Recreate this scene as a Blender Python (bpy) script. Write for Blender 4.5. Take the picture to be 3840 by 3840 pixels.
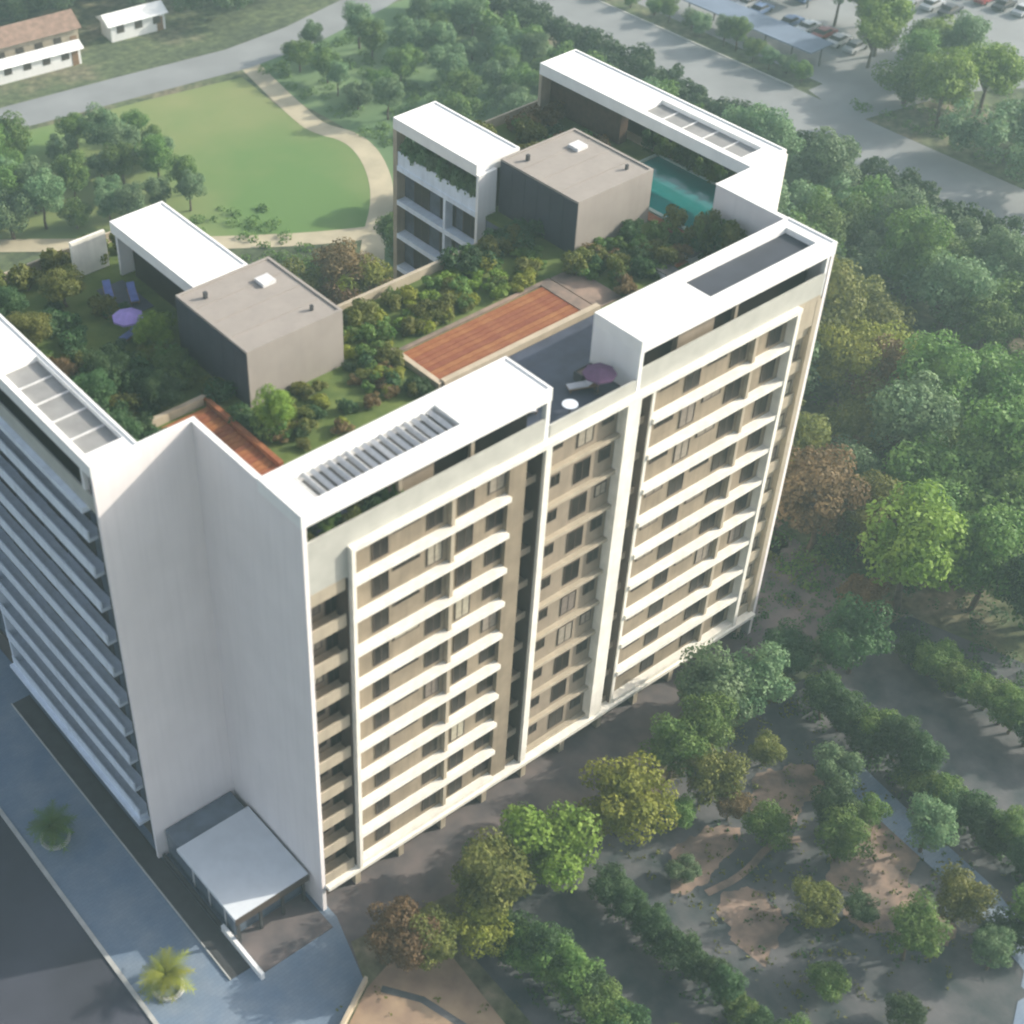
import bpy, math, random
import numpy as np
from mathutils import Matrix, Vector

for o in list(bpy.data.objects): bpy.data.objects.remove(o)
S = bpy.context.scene
COL = S.collection
random.seed(4)
R3 = math.radians

# ------------------------------------------------------------ camera
cam_d = bpy.data.cameras.new('camera')
cam = bpy.data.objects.new('camera', cam_d); COL.objects.link(cam)
ROT = ((0.8042713625863485, -0.5932292690806866, -0.03502298715833465),
       (-0.4203164650644935, -0.5262026895361851, -0.7392190465082551),
       (0.4200971846123072, 0.609253447943366, -0.6725537834626563))
rt, dn, fw = [Vector(r) for r in ROT]
m = Matrix((( rt.x, -dn.x, -fw.x, -37.0473), (rt.y, -dn.y, -fw.y, -55.4434), (rt.z, -dn.z, -fw.z, 99.1241), (0, 0, 0, 1)))
cam.matrix_world = m
cam_d.sensor_width = 36; cam_d.lens = 53.57
cam_d.shift_x = 0.1889; cam_d.shift_y = 0.0239
cam_d.clip_start = 1; cam_d.clip_end = 6000
cam_d.dof.use_dof = True; cam_d.dof.focus_distance = 140.0; cam_d.dof.aperture_fstop = 0.11
S.camera = cam
S.render.resolution_x = S.render.resolution_y = 1024

# ------------------------------------------------------------ sky and sun
SUNDIR = Vector((1.0, -0.44, 0.56)).normalized()
ELEV = math.asin(SUNDIR.z); AZ = math.atan2(SUNDIR.x, SUNDIR.y)
W = bpy.data.worlds.new("World"); S.world = W; W.use_nodes = True
nt = W.node_tree; nt.nodes.clear()
out = nt.nodes.new('ShaderNodeOutputWorld'); bg = nt.nodes.new('ShaderNodeBackground'); sky = nt.nodes.new('ShaderNodeTexSky')
sky.sky_type = 'NISHITA'; sky.sun_disc = False; sky.sun_elevation = ELEV; sky.sun_rotation = AZ
sky.air_density = 0.8; sky.dust_density = 3.5; sky.ozone_density = 1.0
bg.inputs['Strength'].default_value = 0.15
hsv = nt.nodes.new('ShaderNodeHueSaturation'); hsv.inputs['Saturation'].default_value = 0.52
nt.links.new(sky.outputs[0], hsv.inputs['Color']); nt.links.new(hsv.outputs[0], bg.inputs['Color']); nt.links.new(bg.outputs[0], out.inputs[0])
sun_d = bpy.data.lights.new('sun', 'SUN'); sun_d.energy = 3.6; sun_d.angle = R3(0.7); sun_d.color = (1.0, 0.91, 0.77)
sun = bpy.data.objects.new('sun', sun_d); COL.objects.link(sun)
sun.rotation_euler = SUNDIR.to_track_quat('Z', 'Y').to_euler()
S.view_settings.view_transform = 'Standard'
try: S.view_settings.look = 'None'
except Exception: pass
S.view_settings.use_curve_mapping = False
S.view_settings.gamma = 1.0
S.view_settings.exposure = 0.84
S.render.engine = 'CYCLES'
S.cycles.volume_bounces = 1
S.cycles.max_bounces = 6
S.cycles.filter_width = 2.0

# ------------------------------------------------------------ materials
def mat(name, col, rough=0.8, var=0.12, scale=1.0, col2=None, metal=0.0, objvar=0.0, bump=0.0, detail=6, trans=0.0, spec=None, stretch=None, streak=0.0):
    M = bpy.data.materials.new(name); M.use_nodes = True
    t = M.node_tree; n = t.nodes; b = n['Principled BSDF']; L = t.links
    b.inputs['Roughness'].default_value = rough; b.inputs['Metallic'].default_value = metal
    if spec is not None: b.inputs['Specular IOR Level'].default_value = spec
    tc = n.new('ShaderNodeTexCoord'); noi = n.new('ShaderNodeTexNoise')
    noi.inputs['Scale'].default_value = scale; noi.inputs['Detail'].default_value = detail
    src = tc.outputs['Object']
    if stretch:
        mp = n.new('ShaderNodeMapping'); mp.inputs['Scale'].default_value = stretch
        L.new(src, mp.inputs[0]); src = mp.outputs[0]
    L.new(src, noi.inputs['Vector'])
    rmp = n.new('ShaderNodeValToRGB')
    c = Vector(col); c2 = Vector(col2) if col2 else c * (1 + var)
    c1 = c if col2 else c * (1 - var)
    rmp.color_ramp.elements[0].position = 0.35; rmp.color_ramp.elements[1].position = 0.65
    rmp.color_ramp.elements[0].color = (*c1, 1); rmp.color_ramp.elements[1].color = (*[min(1, v) for v in c2], 1)
    L.new(noi.outputs['Fac'], rmp.inputs[0])
    last = rmp.outputs['Color']
    if streak:
        mp2 = n.new('ShaderNodeMapping'); mp2.inputs['Scale'].default_value = (2.2, 2.2, 0.12)
        n2 = n.new('ShaderNodeTexNoise'); n2.inputs['Scale'].default_value = 1.0; n2.inputs['Detail'].default_value = 5
        L.new(tc.outputs['Object'], mp2.inputs[0]); L.new(mp2.outputs[0], n2.inputs['Vector'])
        mr = n.new('ShaderNodeMapRange'); mr.inputs['From Min'].default_value = 0.45; mr.inputs['From Max'].default_value = 0.75
        mr.inputs['To Min'].default_value = 1.0; mr.inputs['To Max'].default_value = 1 - streak
        L.new(n2.outputs['Fac'], mr.inputs[0])
        hs = n.new('ShaderNodeHueSaturation'); L.new(mr.outputs[0], hs.inputs['Value']); L.new(last, hs.inputs['Color']); last = hs.outputs[0]
    if objvar:
        oi = n.new('ShaderNodeObjectInfo'); mr = n.new('ShaderNodeMapRange')
        mr.inputs['To Min'].default_value = 1 - objvar; mr.inputs['To Max'].default_value = 1 + objvar
        hs = n.new('ShaderNodeHueSaturation')
        mh = n.new('ShaderNodeMapRange'); mh.inputs['To Min'].default_value = 0.5 - objvar * 0.07; mh.inputs['To Max'].default_value = 0.5 + objvar * 0.05
        L.new(oi.outputs['Random'], mr.inputs[0]); L.new(mr.outputs[0], hs.inputs['Value'])
        L.new(oi.outputs['Random'], mh.inputs[0]); L.new(mh.outputs[0], hs.inputs['Hue'])
        L.new(last, hs.inputs['Color']); last = hs.outputs[0]
    L.new(last, b.inputs['Base Color'])
    if bump:
        bp = n.new('ShaderNodeBump'); bp.inputs['Strength'].default_value = bump; bp.inputs['Distance'].default_value = 0.05
        n3 = n.new('ShaderNodeTexNoise'); n3.inputs['Scale'].default_value = scale * 6; L.new(tc.outputs['Object'], n3.inputs['Vector'])
        L.new(n3.outputs['Fac'], bp.inputs['Height']); L.new(bp.outputs[0], b.inputs['Normal'])
    if trans:
        tr = n.new('ShaderNodeBsdfTranslucent'); mx = n.new('ShaderNodeMixShader'); mx.inputs[0].default_value = trans
        L.new(last, tr.inputs['Color']); L.new(b.outputs[0], mx.inputs[1]); L.new(tr.outputs[0], mx.inputs[2])
        L.new(mx.outputs[0], n['Material Output'].inputs['Surface'])
    return M

def leafmat(name, dark, light, var=0.35):
    return mat(name, dark, rough=0.6, col2=light, scale=0.9, objvar=var, trans=0.35, spec=0.25)

WHITE = mat('white_render', (0.80, 0.80, 0.79), 0.7, 0.03, 0.35, streak=0.07)
ROOFW = mat('white_roof_membrane', (0.82, 0.82, 0.80), 0.65, 0.04, 0.8)
SHEER = mat('pale_wall_paint', (0.80, 0.755, 0.745), 0.75, 0.03, 0.25, streak=0.05)
CREAM = mat('cream_slab_concrete', (0.80, 0.77, 0.69), 0.8, 0.07, 0.9, streak=0.12)
BEIGE = mat('beige_wall_render', (0.40, 0.345, 0.26), 0.85, 0.10, 0.6, streak=0.15)
TAUPE = mat('taupe_render', (0.29, 0.262, 0.235), 0.85, 0.05, 0.6, streak=0.06)
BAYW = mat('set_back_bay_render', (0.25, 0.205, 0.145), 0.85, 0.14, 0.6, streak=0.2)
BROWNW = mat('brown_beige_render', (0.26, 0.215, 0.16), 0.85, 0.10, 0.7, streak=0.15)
PARA = mat('grey_balustrade', (0.43, 0.43, 0.39), 0.7, 0.07, 0.7)
BLUESL = mat('shaded_side_slab', (0.70, 0.77, 0.86), 0.75, 0.06, 0.8, streak=0.12)  # slab colour with the cool tint of its shaded side put in
GLASS = mat('dark_window_glass', (0.02, 0.017, 0.014), 0.4, 0.25, 0.5, objvar=0.6, spec=0.5)
GLASSB = mat('blue_grey_glass', (0.10, 0.13, 0.16), 0.2, 0.2, 0.5, objvar=0.4, spec=0.5)
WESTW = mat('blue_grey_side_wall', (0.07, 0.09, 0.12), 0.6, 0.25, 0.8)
DKBLUE = mat('dark_blue_grey', (0.03, 0.036, 0.052), 0.7, 0.12, 0.6)
FRAME = mat('bronze_window_frame', (0.07, 0.055, 0.045), 0.5, 0.1, 1)
CURT = mat('pale_curtain', (0.26, 0.23, 0.18), 0.9, 0.15, 3, objvar=0.4)
LOUV = mat('aluminium_louvre', (0.62, 0.62, 0.62), 0.45, 0.08, 2)
SKYL = mat('skylight_grey_roofing', (0.25, 0.25, 0.245), 0.7, 0.12, 0.7)
DECK = mat('terracotta_decking', (0.21, 0.062, 0.022), 0.75, scale=1.6, col2=(0.27, 0.105, 0.038), objvar=0.16)
STONE = mat('stone_coping', (0.45, 0.38, 0.28), 0.8, 0.1, 1.0)
TILE = mat('dark_terrace_tile', (0.045, 0.055, 0.085), 0.5, 0.2, 0.8)
POOL = mat('teal_pool_water', (0.015, 0.17, 0.165), 0.08, 0.12, 0.4, spec=0.5)
DARK = mat('dark_charcoal_metal', (0.05, 0.052, 0.055), 0.5, 0.15, 1)
CANOPY = mat('pale_canopy_metal', (0.62, 0.66, 0.70), 0.5, 0.04, 0.6, streak=0.04)
PAVE = mat('blue_grey_paving', (0.14, 0.20, 0.28), 0.7, scale=0.35, col2=(0.20, 0.25, 0.31), bump=0.1)
_t = PAVE.node_tree; _n = _t.nodes; _b = _n['Principled BSDF']; _l = _b.inputs['Base Color'].links[0].from_socket
_br = _n.new('ShaderNodeTexBrick'); _br.inputs['Scale'].default_value = 1.0; _br.inputs['Brick Width'].default_value = 0.6; _br.inputs['Row Height'].default_value = 0.3; _br.inputs['Mortar Size'].default_value = 0.012
_br.inputs['Color1'].default_value = (1, 1, 1, 1); _br.inputs['Color2'].default_value = (.92, .92, .93, 1); _br.inputs['Mortar'].default_value = (.75, .75, .77, 1)
_tc = _n.new('ShaderNodeTexCoord'); _t.links.new(_tc.outputs['Object'], _br.inputs['Vector'])
_m = _n.new('ShaderNodeMixRGB'); _m.blend_type = 'MULTIPLY'; _m.inputs[0].default_value = 1
_t.links.new(_l, _m.inputs[1]); _t.links.new(_br.outputs['Color'], _m.inputs[2]); _t.links.new(_m.outputs[0], _b.inputs['Base Color'])
LANE = mat('dark_lane_gravel', (0.038, 0.052, 0.056), 0.95, scale=0.32, col2=(0.11, 0.11, 0.115), bump=0.5, detail=10)
ASPH = mat('asphalt', (0.046, 0.050, 0.068), 0.85, 0.22, 0.15)
ROADG = mat('pale_road_asphalt', (0.22, 0.23, 0.235), 0.85, 0.12, 0.12)
CONC = mat('concrete_path', (0.42, 0.37, 0.26), 0.85, 0.12, 0.3)
KERB = mat('kerb_concrete', (0.42, 0.42, 0.40), 0.8, 0.1, 1)
SOIL = mat('bare_soil', (0.13, 0.105, 0.09), 0.95, detail=10, scale=0.55, col2=(0.30, 0.215, 0.165), bump=0.3)
SAND = mat('sandy_earth', (0.22, 0.15, 0.11), 0.95, scale=0.35, col2=(0.36, 0.26, 0.17), bump=0.3)
APRON = mat('stained_grey_apron', (0.085, 0.08, 0.085), 0.9, scale=0.4, col2=(0.16, 0.135, 0.13))
PAINT = mat('road_marking_paint', (0.7, 0.7, 0.66), 0.7, 0.1, 1)
BARK = mat('bark', (0.10, 0.075, 0.05), 0.9, 0.25, 3)
ROOFB = mat('brown_tile_roof', (0.24, 0.16, 0.12), 0.8, 0.2, 1.2)
CARP = [mat('car_paint_' + n_, c_, 0.3, 0.03, 1, spec=0.6) for n_, c_ in (('white', (0.7, 0.7, 0.7)), ('silver', (0.38, 0.4, 0.42)), ('blue', (0.08, 0.13, 0.25)), ('red', (0.3, 0.04, 0.04)), ('black', (0.03, 0.03, 0.035)))]
RUBBER = mat('tyre_rubber', (0.02, 0.02, 0.02), 0.9, 0.1, 1)
PURPLE = mat('lilac_parasol_cloth', (0.26, 0.20, 0.50), 0.85, 0.1, 2)
BLUEC = mat('blue_cushion_cloth', (0.16, 0.20, 0.48), 0.85, 0.1, 2)
SHWOOD = mat('shade_dark_timber', (0.06, 0.035, 0.022), 0.7, 0.2, 2)  # brown deepened to carry the shade under the east roof frame
WOOD = mat('teak_wood', (0.22, 0.13, 0.07), 0.7, 0.15, 3)

def groundmat():
    M = bpy.data.materials.new('rough_ground'); M.use_nodes = True
    t = M.node_tree; n = t.nodes; L = t.links; b = n['Principled BSDF']; b.inputs['Roughness'].default_value = 0.95
    tc = n.new('ShaderNodeTexCoord')
    a = n.new('ShaderNodeTexNoise'); a.inputs['Scale'].default_value = 0.05; a.inputs['Detail'].default_value = 8; a.inputs['Roughness'].default_value = 0.65
    d = n.new('ShaderNodeTexNoise'); d.inputs['Scale'].default_value = 0.8; d.inputs['Detail'].default_value = 8
    L.new(tc.outputs['Object'], a.inputs['Vector']); L.new(tc.outputs['Object'], d.inputs['Vector'])
    r = n.new('ShaderNodeValToRGB'); e = r.color_ramp.elements
    e[0].position = 0.36; e[0].color = (0.040, 0.055, 0.028, 1); e[1].position = 0.66; e[1].color = (0.17, 0.14, 0.095, 1)
    k = e.new(0.5); k.color = (0.075, 0.098, 0.042, 1)
    L.new(a.outputs['Fac'], r.inputs[0])
    r2 = n.new('ShaderNodeValToRGB'); r2.color_ramp.elements[0].color = (0.55, 0.55, 0.55, 1); r2.color_ramp.elements[1].color = (1.5, 1.5, 1.5, 1)
    r2.color_ramp.elements[0].position = 0.3; r2.color_ramp.elements[1].position = 0.7
    L.new(d.outputs['Fac'], r2.inputs[0])
    mx = n.new('ShaderNodeMixRGB'); mx.blend_type = 'MULTIPLY'; mx.inputs[0].default_value = 1
    L.new(r.outputs[0], mx.inputs[1]); L.new(r2.outputs[0], mx.inputs[2]); L.new(mx.outputs[0], b.inputs['Base Color'])
    return M
GROUND = groundmat()
def grassmat(name, a_, b_, sc=0.12):
    return mat(name, a_, 0.95, scale=sc, col2=b_, detail=9, bump=0.4)
LAWN = grassmat('lawn_grass', (0.095, 0.18, 0.045), (0.20, 0.225, 0.085), 0.04)
LAWN2 = grassmat('rough_meadow_grass', (0.07, 0.14, 0.055), (0.14, 0.21, 0.09), 0.05)
RGRASS = grassmat('roof_garden_grass', (0.06, 0.10, 0.018), (0.12, 0.16, 0.035), 0.5)

# ------------------------------------------------------------ mesh builder
class MB:
    def __init__(s): s.v = []; s.f = []; s.mi = []
    def box(s, x0, x1, y0, y1, z0, z1, mi=0):
        if x0 > x1: x0, x1 = x1, x0
        if y0 > y1: y0, y1 = y1, y0
        b = len(s.v)
        s.v += [(x, y, z) for z in (z0, z1) for y in (y0, y1) for x in (x0, x1)]
        s.f += [tuple(b + i for i in q) for q in ((0, 2, 3, 1), (4, 5, 7, 6), (0, 1, 5, 4), (1, 3, 7, 5), (3, 2, 6, 7), (2, 0, 4, 6))]
        s.mi += [mi] * 6; return s
    def prism(s, pts, z0, z1, mi=0):
        b = len(s.v); n = len(pts)
        s.v += [(p[0], p[1], z0) for p in pts] + [(p[0], p[1], z1) for p in pts]
        s.f.append(tuple(b + n + i for i in range(n))); s.f.append(tuple(b + n - 1 - i for i in range(n)))
        s.f += [(b + i, b + (i + 1) % n, b + n + (i + 1) % n, b + n + i) for i in range(n)]
        s.mi += [mi] * (n + 2); return s
    def frame(s, x0, x1, y0, y1, hx0, hx1, hy0, hy1, z0, z1):   # slab with a rectangular hole, pieces butted
        s.box(x0, x1, y0, hy0, z0, z1); s.box(x0, x1, hy1, y1, z0, z1)
        s.box(x0, hx0, hy0, hy1, z0, z1); s.box(hx1, x1, hy0, hy1, z0, z1); return s
    def tube(s, p0, p1, r0, r1, n=8, mi=0):
        p0 = Vector(p0); p1 = Vector(p1); d = (p1 - p0).normalized()
        a = d.orthogonal().normalized(); c = d.cross(a); b = len(s.v)
        for p, r in ((p0, r0), (p1, r1)):
            for i in range(n):
                t = 2 * math.pi * i / n; s.v.append(tuple(p + a * (r * math.cos(t)) + c * (r * math.sin(t))))
        s.f += [(b + i, b + (i + 1) % n, b + n + (i + 1) % n, b + n + i) for i in range(n)]
        s.f += [tuple(b + n - 1 - i for i in range(n)), tuple(b + n + i for i in range(n))]
        s.mi += [mi] * (n + 2); return s
    def mesh(s, name, mats):
        me = bpy.data.meshes.new(name); me.from_pydata(s.v, [], s.f)
        for k in (mats if isinstance(mats, (list, tuple)) else [mats]): me.materials.append(k)
        me.polygons.foreach_set('material_index', s.mi); me.update(); return me

def obj(name, me, parent=None, loc=None, rz=0, label=None, cat=None, group=None, kind=None, scale=None):
    o = bpy.data.objects.new(name, me); COL.objects.link(o)
    if parent is not None: o.parent = parent
    if loc is not None: o.location = loc
    if rz: o.rotation_euler = (0, 0, rz)
    if scale is not None: o.scale = (scale, scale, scale) if isinstance(scale, (int, float)) else scale
    if label: o['label'] = label
    if cat: o['category'] = cat
    if group: o['group'] = group
    if kind: o['kind'] = kind
    return o
def box(name, mt, parent, *b, **k):
    return obj(name, MB().box(*b).mesh(name, mt), parent, **k)
def empty(name, loc, rz=0, label=None, cat=None, group=None, scale=None):
    return obj(name, None, None, loc, rz, label, cat, group, None, scale)

# ------------------------------------------------------------ ground
def sheet(name, pts, z, mt, label=None):
    v = [(p[0], p[1], z) for p in pts]
    me = bpy.data.meshes.new(name); me.from_pydata(v, [], [tuple(range(len(v)))]); me.materials.append(mt); me.update()
    if me.polygons[0].normal.z < 0: me.flip_normals()
    o = obj(name, me, kind='structure'); return o
def ribbon(name, pts, w, z, mt):
    P = [Vector((p[0], p[1])) for p in pts]; l = []; r = []
    for i, p in enumerate(P):
        d = (P[min(i + 1, len(P) - 1)] - P[max(i - 1, 0)]).normalized(); nrm = Vector((-d.y, d.x))
        ww = w[i] if isinstance(w, (list, tuple)) else w
        l.append(p + nrm * ww / 2); r.append(p - nrm * ww / 2)
    v = [(*a, z) for a in l] + [(*a, z) for a in r]; n = len(P)
    f = [(i + n, i + n + 1, i + 1, i) for i in range(n - 1)]
    me = bpy.data.meshes.new(name); me.from_pydata(v, [], f); me.materials.append(mt); me.update()
    return obj(name, me, kind='structure')
def smooth(pts, k=2):
    for _ in range(k):
        q = [pts[0]]
        for a, b in zip(pts, pts[1:]):
            q += [(a[0] * .75 + b[0] * .25, a[1] * .75 + b[1] * .25), (a[0] * .25 + b[0] * .75, a[1] * .25 + b[1] * .75)]
        pts = q + [pts[-1]]
    return pts

sheet('ground', [(-1500, -1500), (2500, -1500), (2500, 2500), (-1500, 2500)], 0, GROUND)
lawn_pts = [(75, 121), (73, 104), (75, 96.5), (72.5, 87), (67.2, 79.9), (63.0, 75.3), (56.5, 79.5), (46, 87.5), (39, 93), (28, 101), (14, 112), (20, 131), (42, 127), (60, 124)]
sheet('lawn', lawn_pts, 0.010, LAWN)
sheet('meadow', [(76, 126), (77, 100), (76, 90), (70, 80), (112, 62), (116, 100), (117, 127)], 0.008, LAWN2)
sheet('meadow', [(56, 70), (60, 36), (84, 20), (112, 40), (112, 60), (75, 77)], 0.006, LAWN2)
ribbon('path', smooth([(78.5, 126), (76.5, 116.2), (74.5, 105.3), (74.2, 101.0), (76.2, 96.5), (75.2, 91), (72, 84.5), (68.0, 79.2), (63.2, 74.6), (58.5, 69.4), (54, 62), (50, 50)]), 3.0, 0.030, CONC)
ribbon('path', smooth([(10, 114), (26, 102.1), (33.4, 96.0), (41.2, 89.9), (49.1, 83.9), (57.0, 78.4), (63.5, 75.0)]), 3.0, 0.022, CONC)
ribbon('road', [(-40, 140), (20, 134), (41, 132), (60, 129.3), (78, 126.5), (90, 127), (105, 130), (125, 137), (200, 170)], 7.5, 0.040, ROADG)
sheet('road', [(120, -200), (132, -200), (132, 128.2), (120, 126.0)], 0.050, ROADG)
sheet('car_park', [(136, 60), (158, 46), (250, 10), (330, 120), (200, 150), (136, 122)], 0.014, ROADG)
sheet('car_park', [(130, 56), (140, 54), (150, 52), (137, 66), (133, 66)], 0.034, ROADG)
kb = MB(); kb.box(119.7, 120, -200, 125.5, -.1, .14); kb.box(132, 132.3, 68, 124, -.1, .14); obj('kerb', kb.mesh('kerb', KERB), kind='structure')
# forecourt and pavement to the south-west
sheet('pavement', [(-15, -9.5), (-5.6, -9.0), (-1.2, -6.6), (0.5, -1.0), (0.5, 46), (-15, 60)], 0.030, PAVE)
kb = MB(); kb.box(-15.35, -15, -9.5, 60, -.1, .14); obj('kerb', kb.mesh('kerb', KERB), kind='structure')
sheet('road', [(-60, -60), (-15.35, -60), (-15.35, 90), (-60, 90)], 0.020, ASPH)
sheet('apron', [(-1.2, -6.6), (0.0, -3.4), (12, -5.2), (30, -5.8), (46, -4.5), (60, -3), (60, 13), (46, 13), (0.5, 2.0), (-.6, -1.5)], 0.024, APRON)
sheet('bare_soil', [(-9, -30), (-5.8, -9.6), (-1.4, -7.2), (1, -6.6), (3.6, -6.8), (5.2, -9), (4.6, -16), (4, -30)], 0.018, SAND)
def blob(name, cx, cy, rx, ry, z, mt, seed, rot=0.0):
    rn = random.Random(seed); n = 72; ph = [rn.uniform(0, 6.28) for _ in range(4)]; pts = []
    for i in range(n):
        t = 2 * math.pi * i / n; r = 1 + .16 * math.sin(2 * t + ph[0]) + .12 * math.sin(3 * t + ph[1]) + .08 * math.sin(5 * t + ph[2]) + .05 * math.sin(11 * t + ph[3]) + rn.uniform(-.05, .05)
        x = rx * r * math.cos(t); y = ry * r * math.sin(t)
        pts.append((cx + x * math.cos(rot) - y * math.sin(rot), cy + x * math.sin(rot) + y * math.cos(rot)))
    return sheet(name, pts, z, mt)
for i, (cx, cy, rx, ry, rt_) in enumerate([(53.5, 2.5, 5.5, 3.8, .9), (37.0, -22.2, 4.2, 3.2, .4), (34.0, -26.5, 3.0, 3.2, .2), (24.6, -20.6, 3.2, 2.4, .5), (26.2, -14.0, 3.6, 1.9, .3), (36.0, -13.8, 3.2, 2.6, .2), (58, 11, 5, 5, .2)]):
    blob('bare_soil', cx, cy, rx, ry, 0.012 + .002 * i, SOIL, 40 + i, rt_)
# grey ground lanes between the planted rows
sheet('planting_ground', [(6.5, -7), (20, -8.2), (44, -6.5), (60, -7), (70, -40), (5, -50)], 0.005, LANE)
ribbon('lane', [(13.0, -6.8), (14.2, -14), (14.6, -22), (14.8, -40)], 2.4, 0.028, LANE)
if 0: ribbon('path', smooth([(25.5, -11.2), (28, -12.4), (31, -12.0)]), 1.1, 0.044, CONC)
ribbon('path', smooth([(24.0, -16.6), (27.5, -17.2), (31.5, -16.4), (33.5, -17.6)]), .6, 0.046, SOIL)
ribbon('lane', [(20.0, -12), (20.6, -20), (21.5, -30), (26, -40)], 3.4, 0.026, LANE)
ribbon('lane', [(50.5, -9), (50, -20), (49.5, -34), (49, -60)], 4.2, 0.026, LANE)
ribbon('lane', [(42, -14), (41.0, -21), (40.2, -29), (38, -36), (30, -40)], 2.6, 0.038, PAVE)
ribbon('lane', [(22, -24), (27, -33), (36, -34)], 5.0, 0.042, LANE)

# ------------------------------------------------------------ the apartment building
B = empty('apartment_building', (0, 0, 0), label='tall white and beige apartment block with roof gardens and long rows of balconies', cat='building')
FH = 3.25; ZT = 35.6                                     # storey height, level of the terrace line
XR = 47.2; CX = XR / 2
# cores of the volumes below the terrace line
wl = MB()
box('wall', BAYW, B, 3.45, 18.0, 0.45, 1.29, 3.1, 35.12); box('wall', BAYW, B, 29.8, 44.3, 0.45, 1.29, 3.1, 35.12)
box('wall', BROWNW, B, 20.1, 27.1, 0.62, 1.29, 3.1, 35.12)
box('recess_shade_panel', FRAME, B, 18.2, 19.45, 2.0, 2.1, 3.1, 35.5); box('recess_shade_panel', FRAME, B, 28.4, 29.65, 2.0, 2.1, 3.1, 35.5)  # dark backing puts the shade of the narrow slots into colour
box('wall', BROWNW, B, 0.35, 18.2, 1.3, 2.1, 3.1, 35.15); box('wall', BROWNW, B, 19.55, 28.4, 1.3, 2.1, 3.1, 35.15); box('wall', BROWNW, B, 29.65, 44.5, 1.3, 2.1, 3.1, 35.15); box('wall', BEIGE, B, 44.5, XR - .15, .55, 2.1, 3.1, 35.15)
box('wall', BROWNW, B, 0.35, XR - 0.35, 2.1, 20.8, 3.1, 35.15)                # front block
box('recess_shade_panel', DARK, B, -6.8, -6.4, 12.1, 13.7, 0.1, 35.1)  # dark panel stands in for shade in the corner recess
box('wall', WESTW, B, -6.4, -0.35, 12.1, 40.6, 3.1, 35.12)                    # west wing outer half
box('wall', BEIGE, B, -0.35, 14.8, 20.8, 40.6, 0.0, 35.12)
box('wall', WESTW, B, 35.9, 53.6, 20.8, 35.4, 0.0, 35.12)
box('wall', BEIGE, B, XR + .35, 53.6, 11.2, 20.8, 0.0, 35.12)
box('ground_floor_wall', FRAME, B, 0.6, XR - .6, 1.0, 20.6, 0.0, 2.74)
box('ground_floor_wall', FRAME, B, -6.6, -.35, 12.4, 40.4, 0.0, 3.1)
# blank white end walls of the notches
def notch(sx, x0, N):
    X = lambda a: x0 + sx * a
    box('end_wall', SHEER, B, X(0), X(0.33), 0.0, N, 0.0, 40.0)
    box('end_wall', SHEER, B, X(-7.4), X(0.33), N, N + .28, 0.0, 39.99)
    box('wall_coping', WHITE, B, X(-0.04), X(0.37), 4.55, N - .04, 40.0, 40.07)
    box('wall_coping', WHITE, B, X(-3.8), X(0.37), N - .02, N + .34, 40.0, 40.07)
notch(1, 0.0, 11.8); notch(-1, XR + .2, 10.9)
# roof frames
def roof_frame(x0, x1, y0, y1, hx0, hx1, hy0, hy1, seed):
    f = MB().frame(x0, x1, y0, y1, hx0, hx1, hy0, hy1, 39.12, 40.03)
    o = obj('roof_slab', f.mesh('roof_slab', ROOFW), B)
    up = MB().frame(x0, x1, y0, y1, x0 + .18, x1 - .18, y0 + .18, y1 - .18, 40.03, 40.13)
    obj('roof_upstand', up.mesh('roof_upstand', WHITE), o)
    return o
rf1 = roof_frame(-0.02, 19.9, -0.02, 4.5, 1.7, 13.0, 0.95, 3.5, 1)
rf2 = roof_frame(27.9, XR + .22, -0.02, 4.5, 35.4, 46.3, 0.95, 3.7, 2)
rf3 = roof_frame(-7.42, -3.85, 11.78, 35.3, -6.95, -4.25, 13.2, 24.4, 3)
rf4 = roof_frame(50.9, 55.1, 11.3, 35.0, 51.6, 54.0, 12.8, 23.5, 4)
# the louvre blades in the south roof, one by one
lm = MB().box(-0.04, 0.04, 0.96, 3.49, -0.17, 0.17).mesh('louvre_blade', LOUV)
rn = random.Random(3)
x = 1.95
while x < 12.9:
    o = obj('louvre_blade', lm, B, (x, 0, 39.72)); o.rotation_euler = (0, R3(rn.choice((38, 50, 62)) + rn.uniform(-6, 6)), 0)
    x += 0.66
box('skylight_panel', DARK, B, 1.7, 13.0, 0.95, 3.5, 39.2, 39.25)
box('skylight_panel', DKBLUE, B, 35.4, 46.3, 0.95, 3.7, 39.5, 39.56)
box('skylight_panel', SKYL, B, -6.95, -4.25, 13.2, 24.4, 39.55, 39.6)
box('skylight_panel', SKYL, B, 51.6, 54.0, 12.8, 23.5, 39.6, 39.65)
for yy in (15.4, 17.7, 20.0, 22.2): box('skylight_rib', LOUV, B, -6.9, -4.3, yy, yy + .1, 39.6, 39.7)
for yy in (15, 17.2, 19.4, 21.5): box('skylight_rib', LOUV, B, 51.65, 53.95, yy, yy + .1, 39.65, 39.74)
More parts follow.
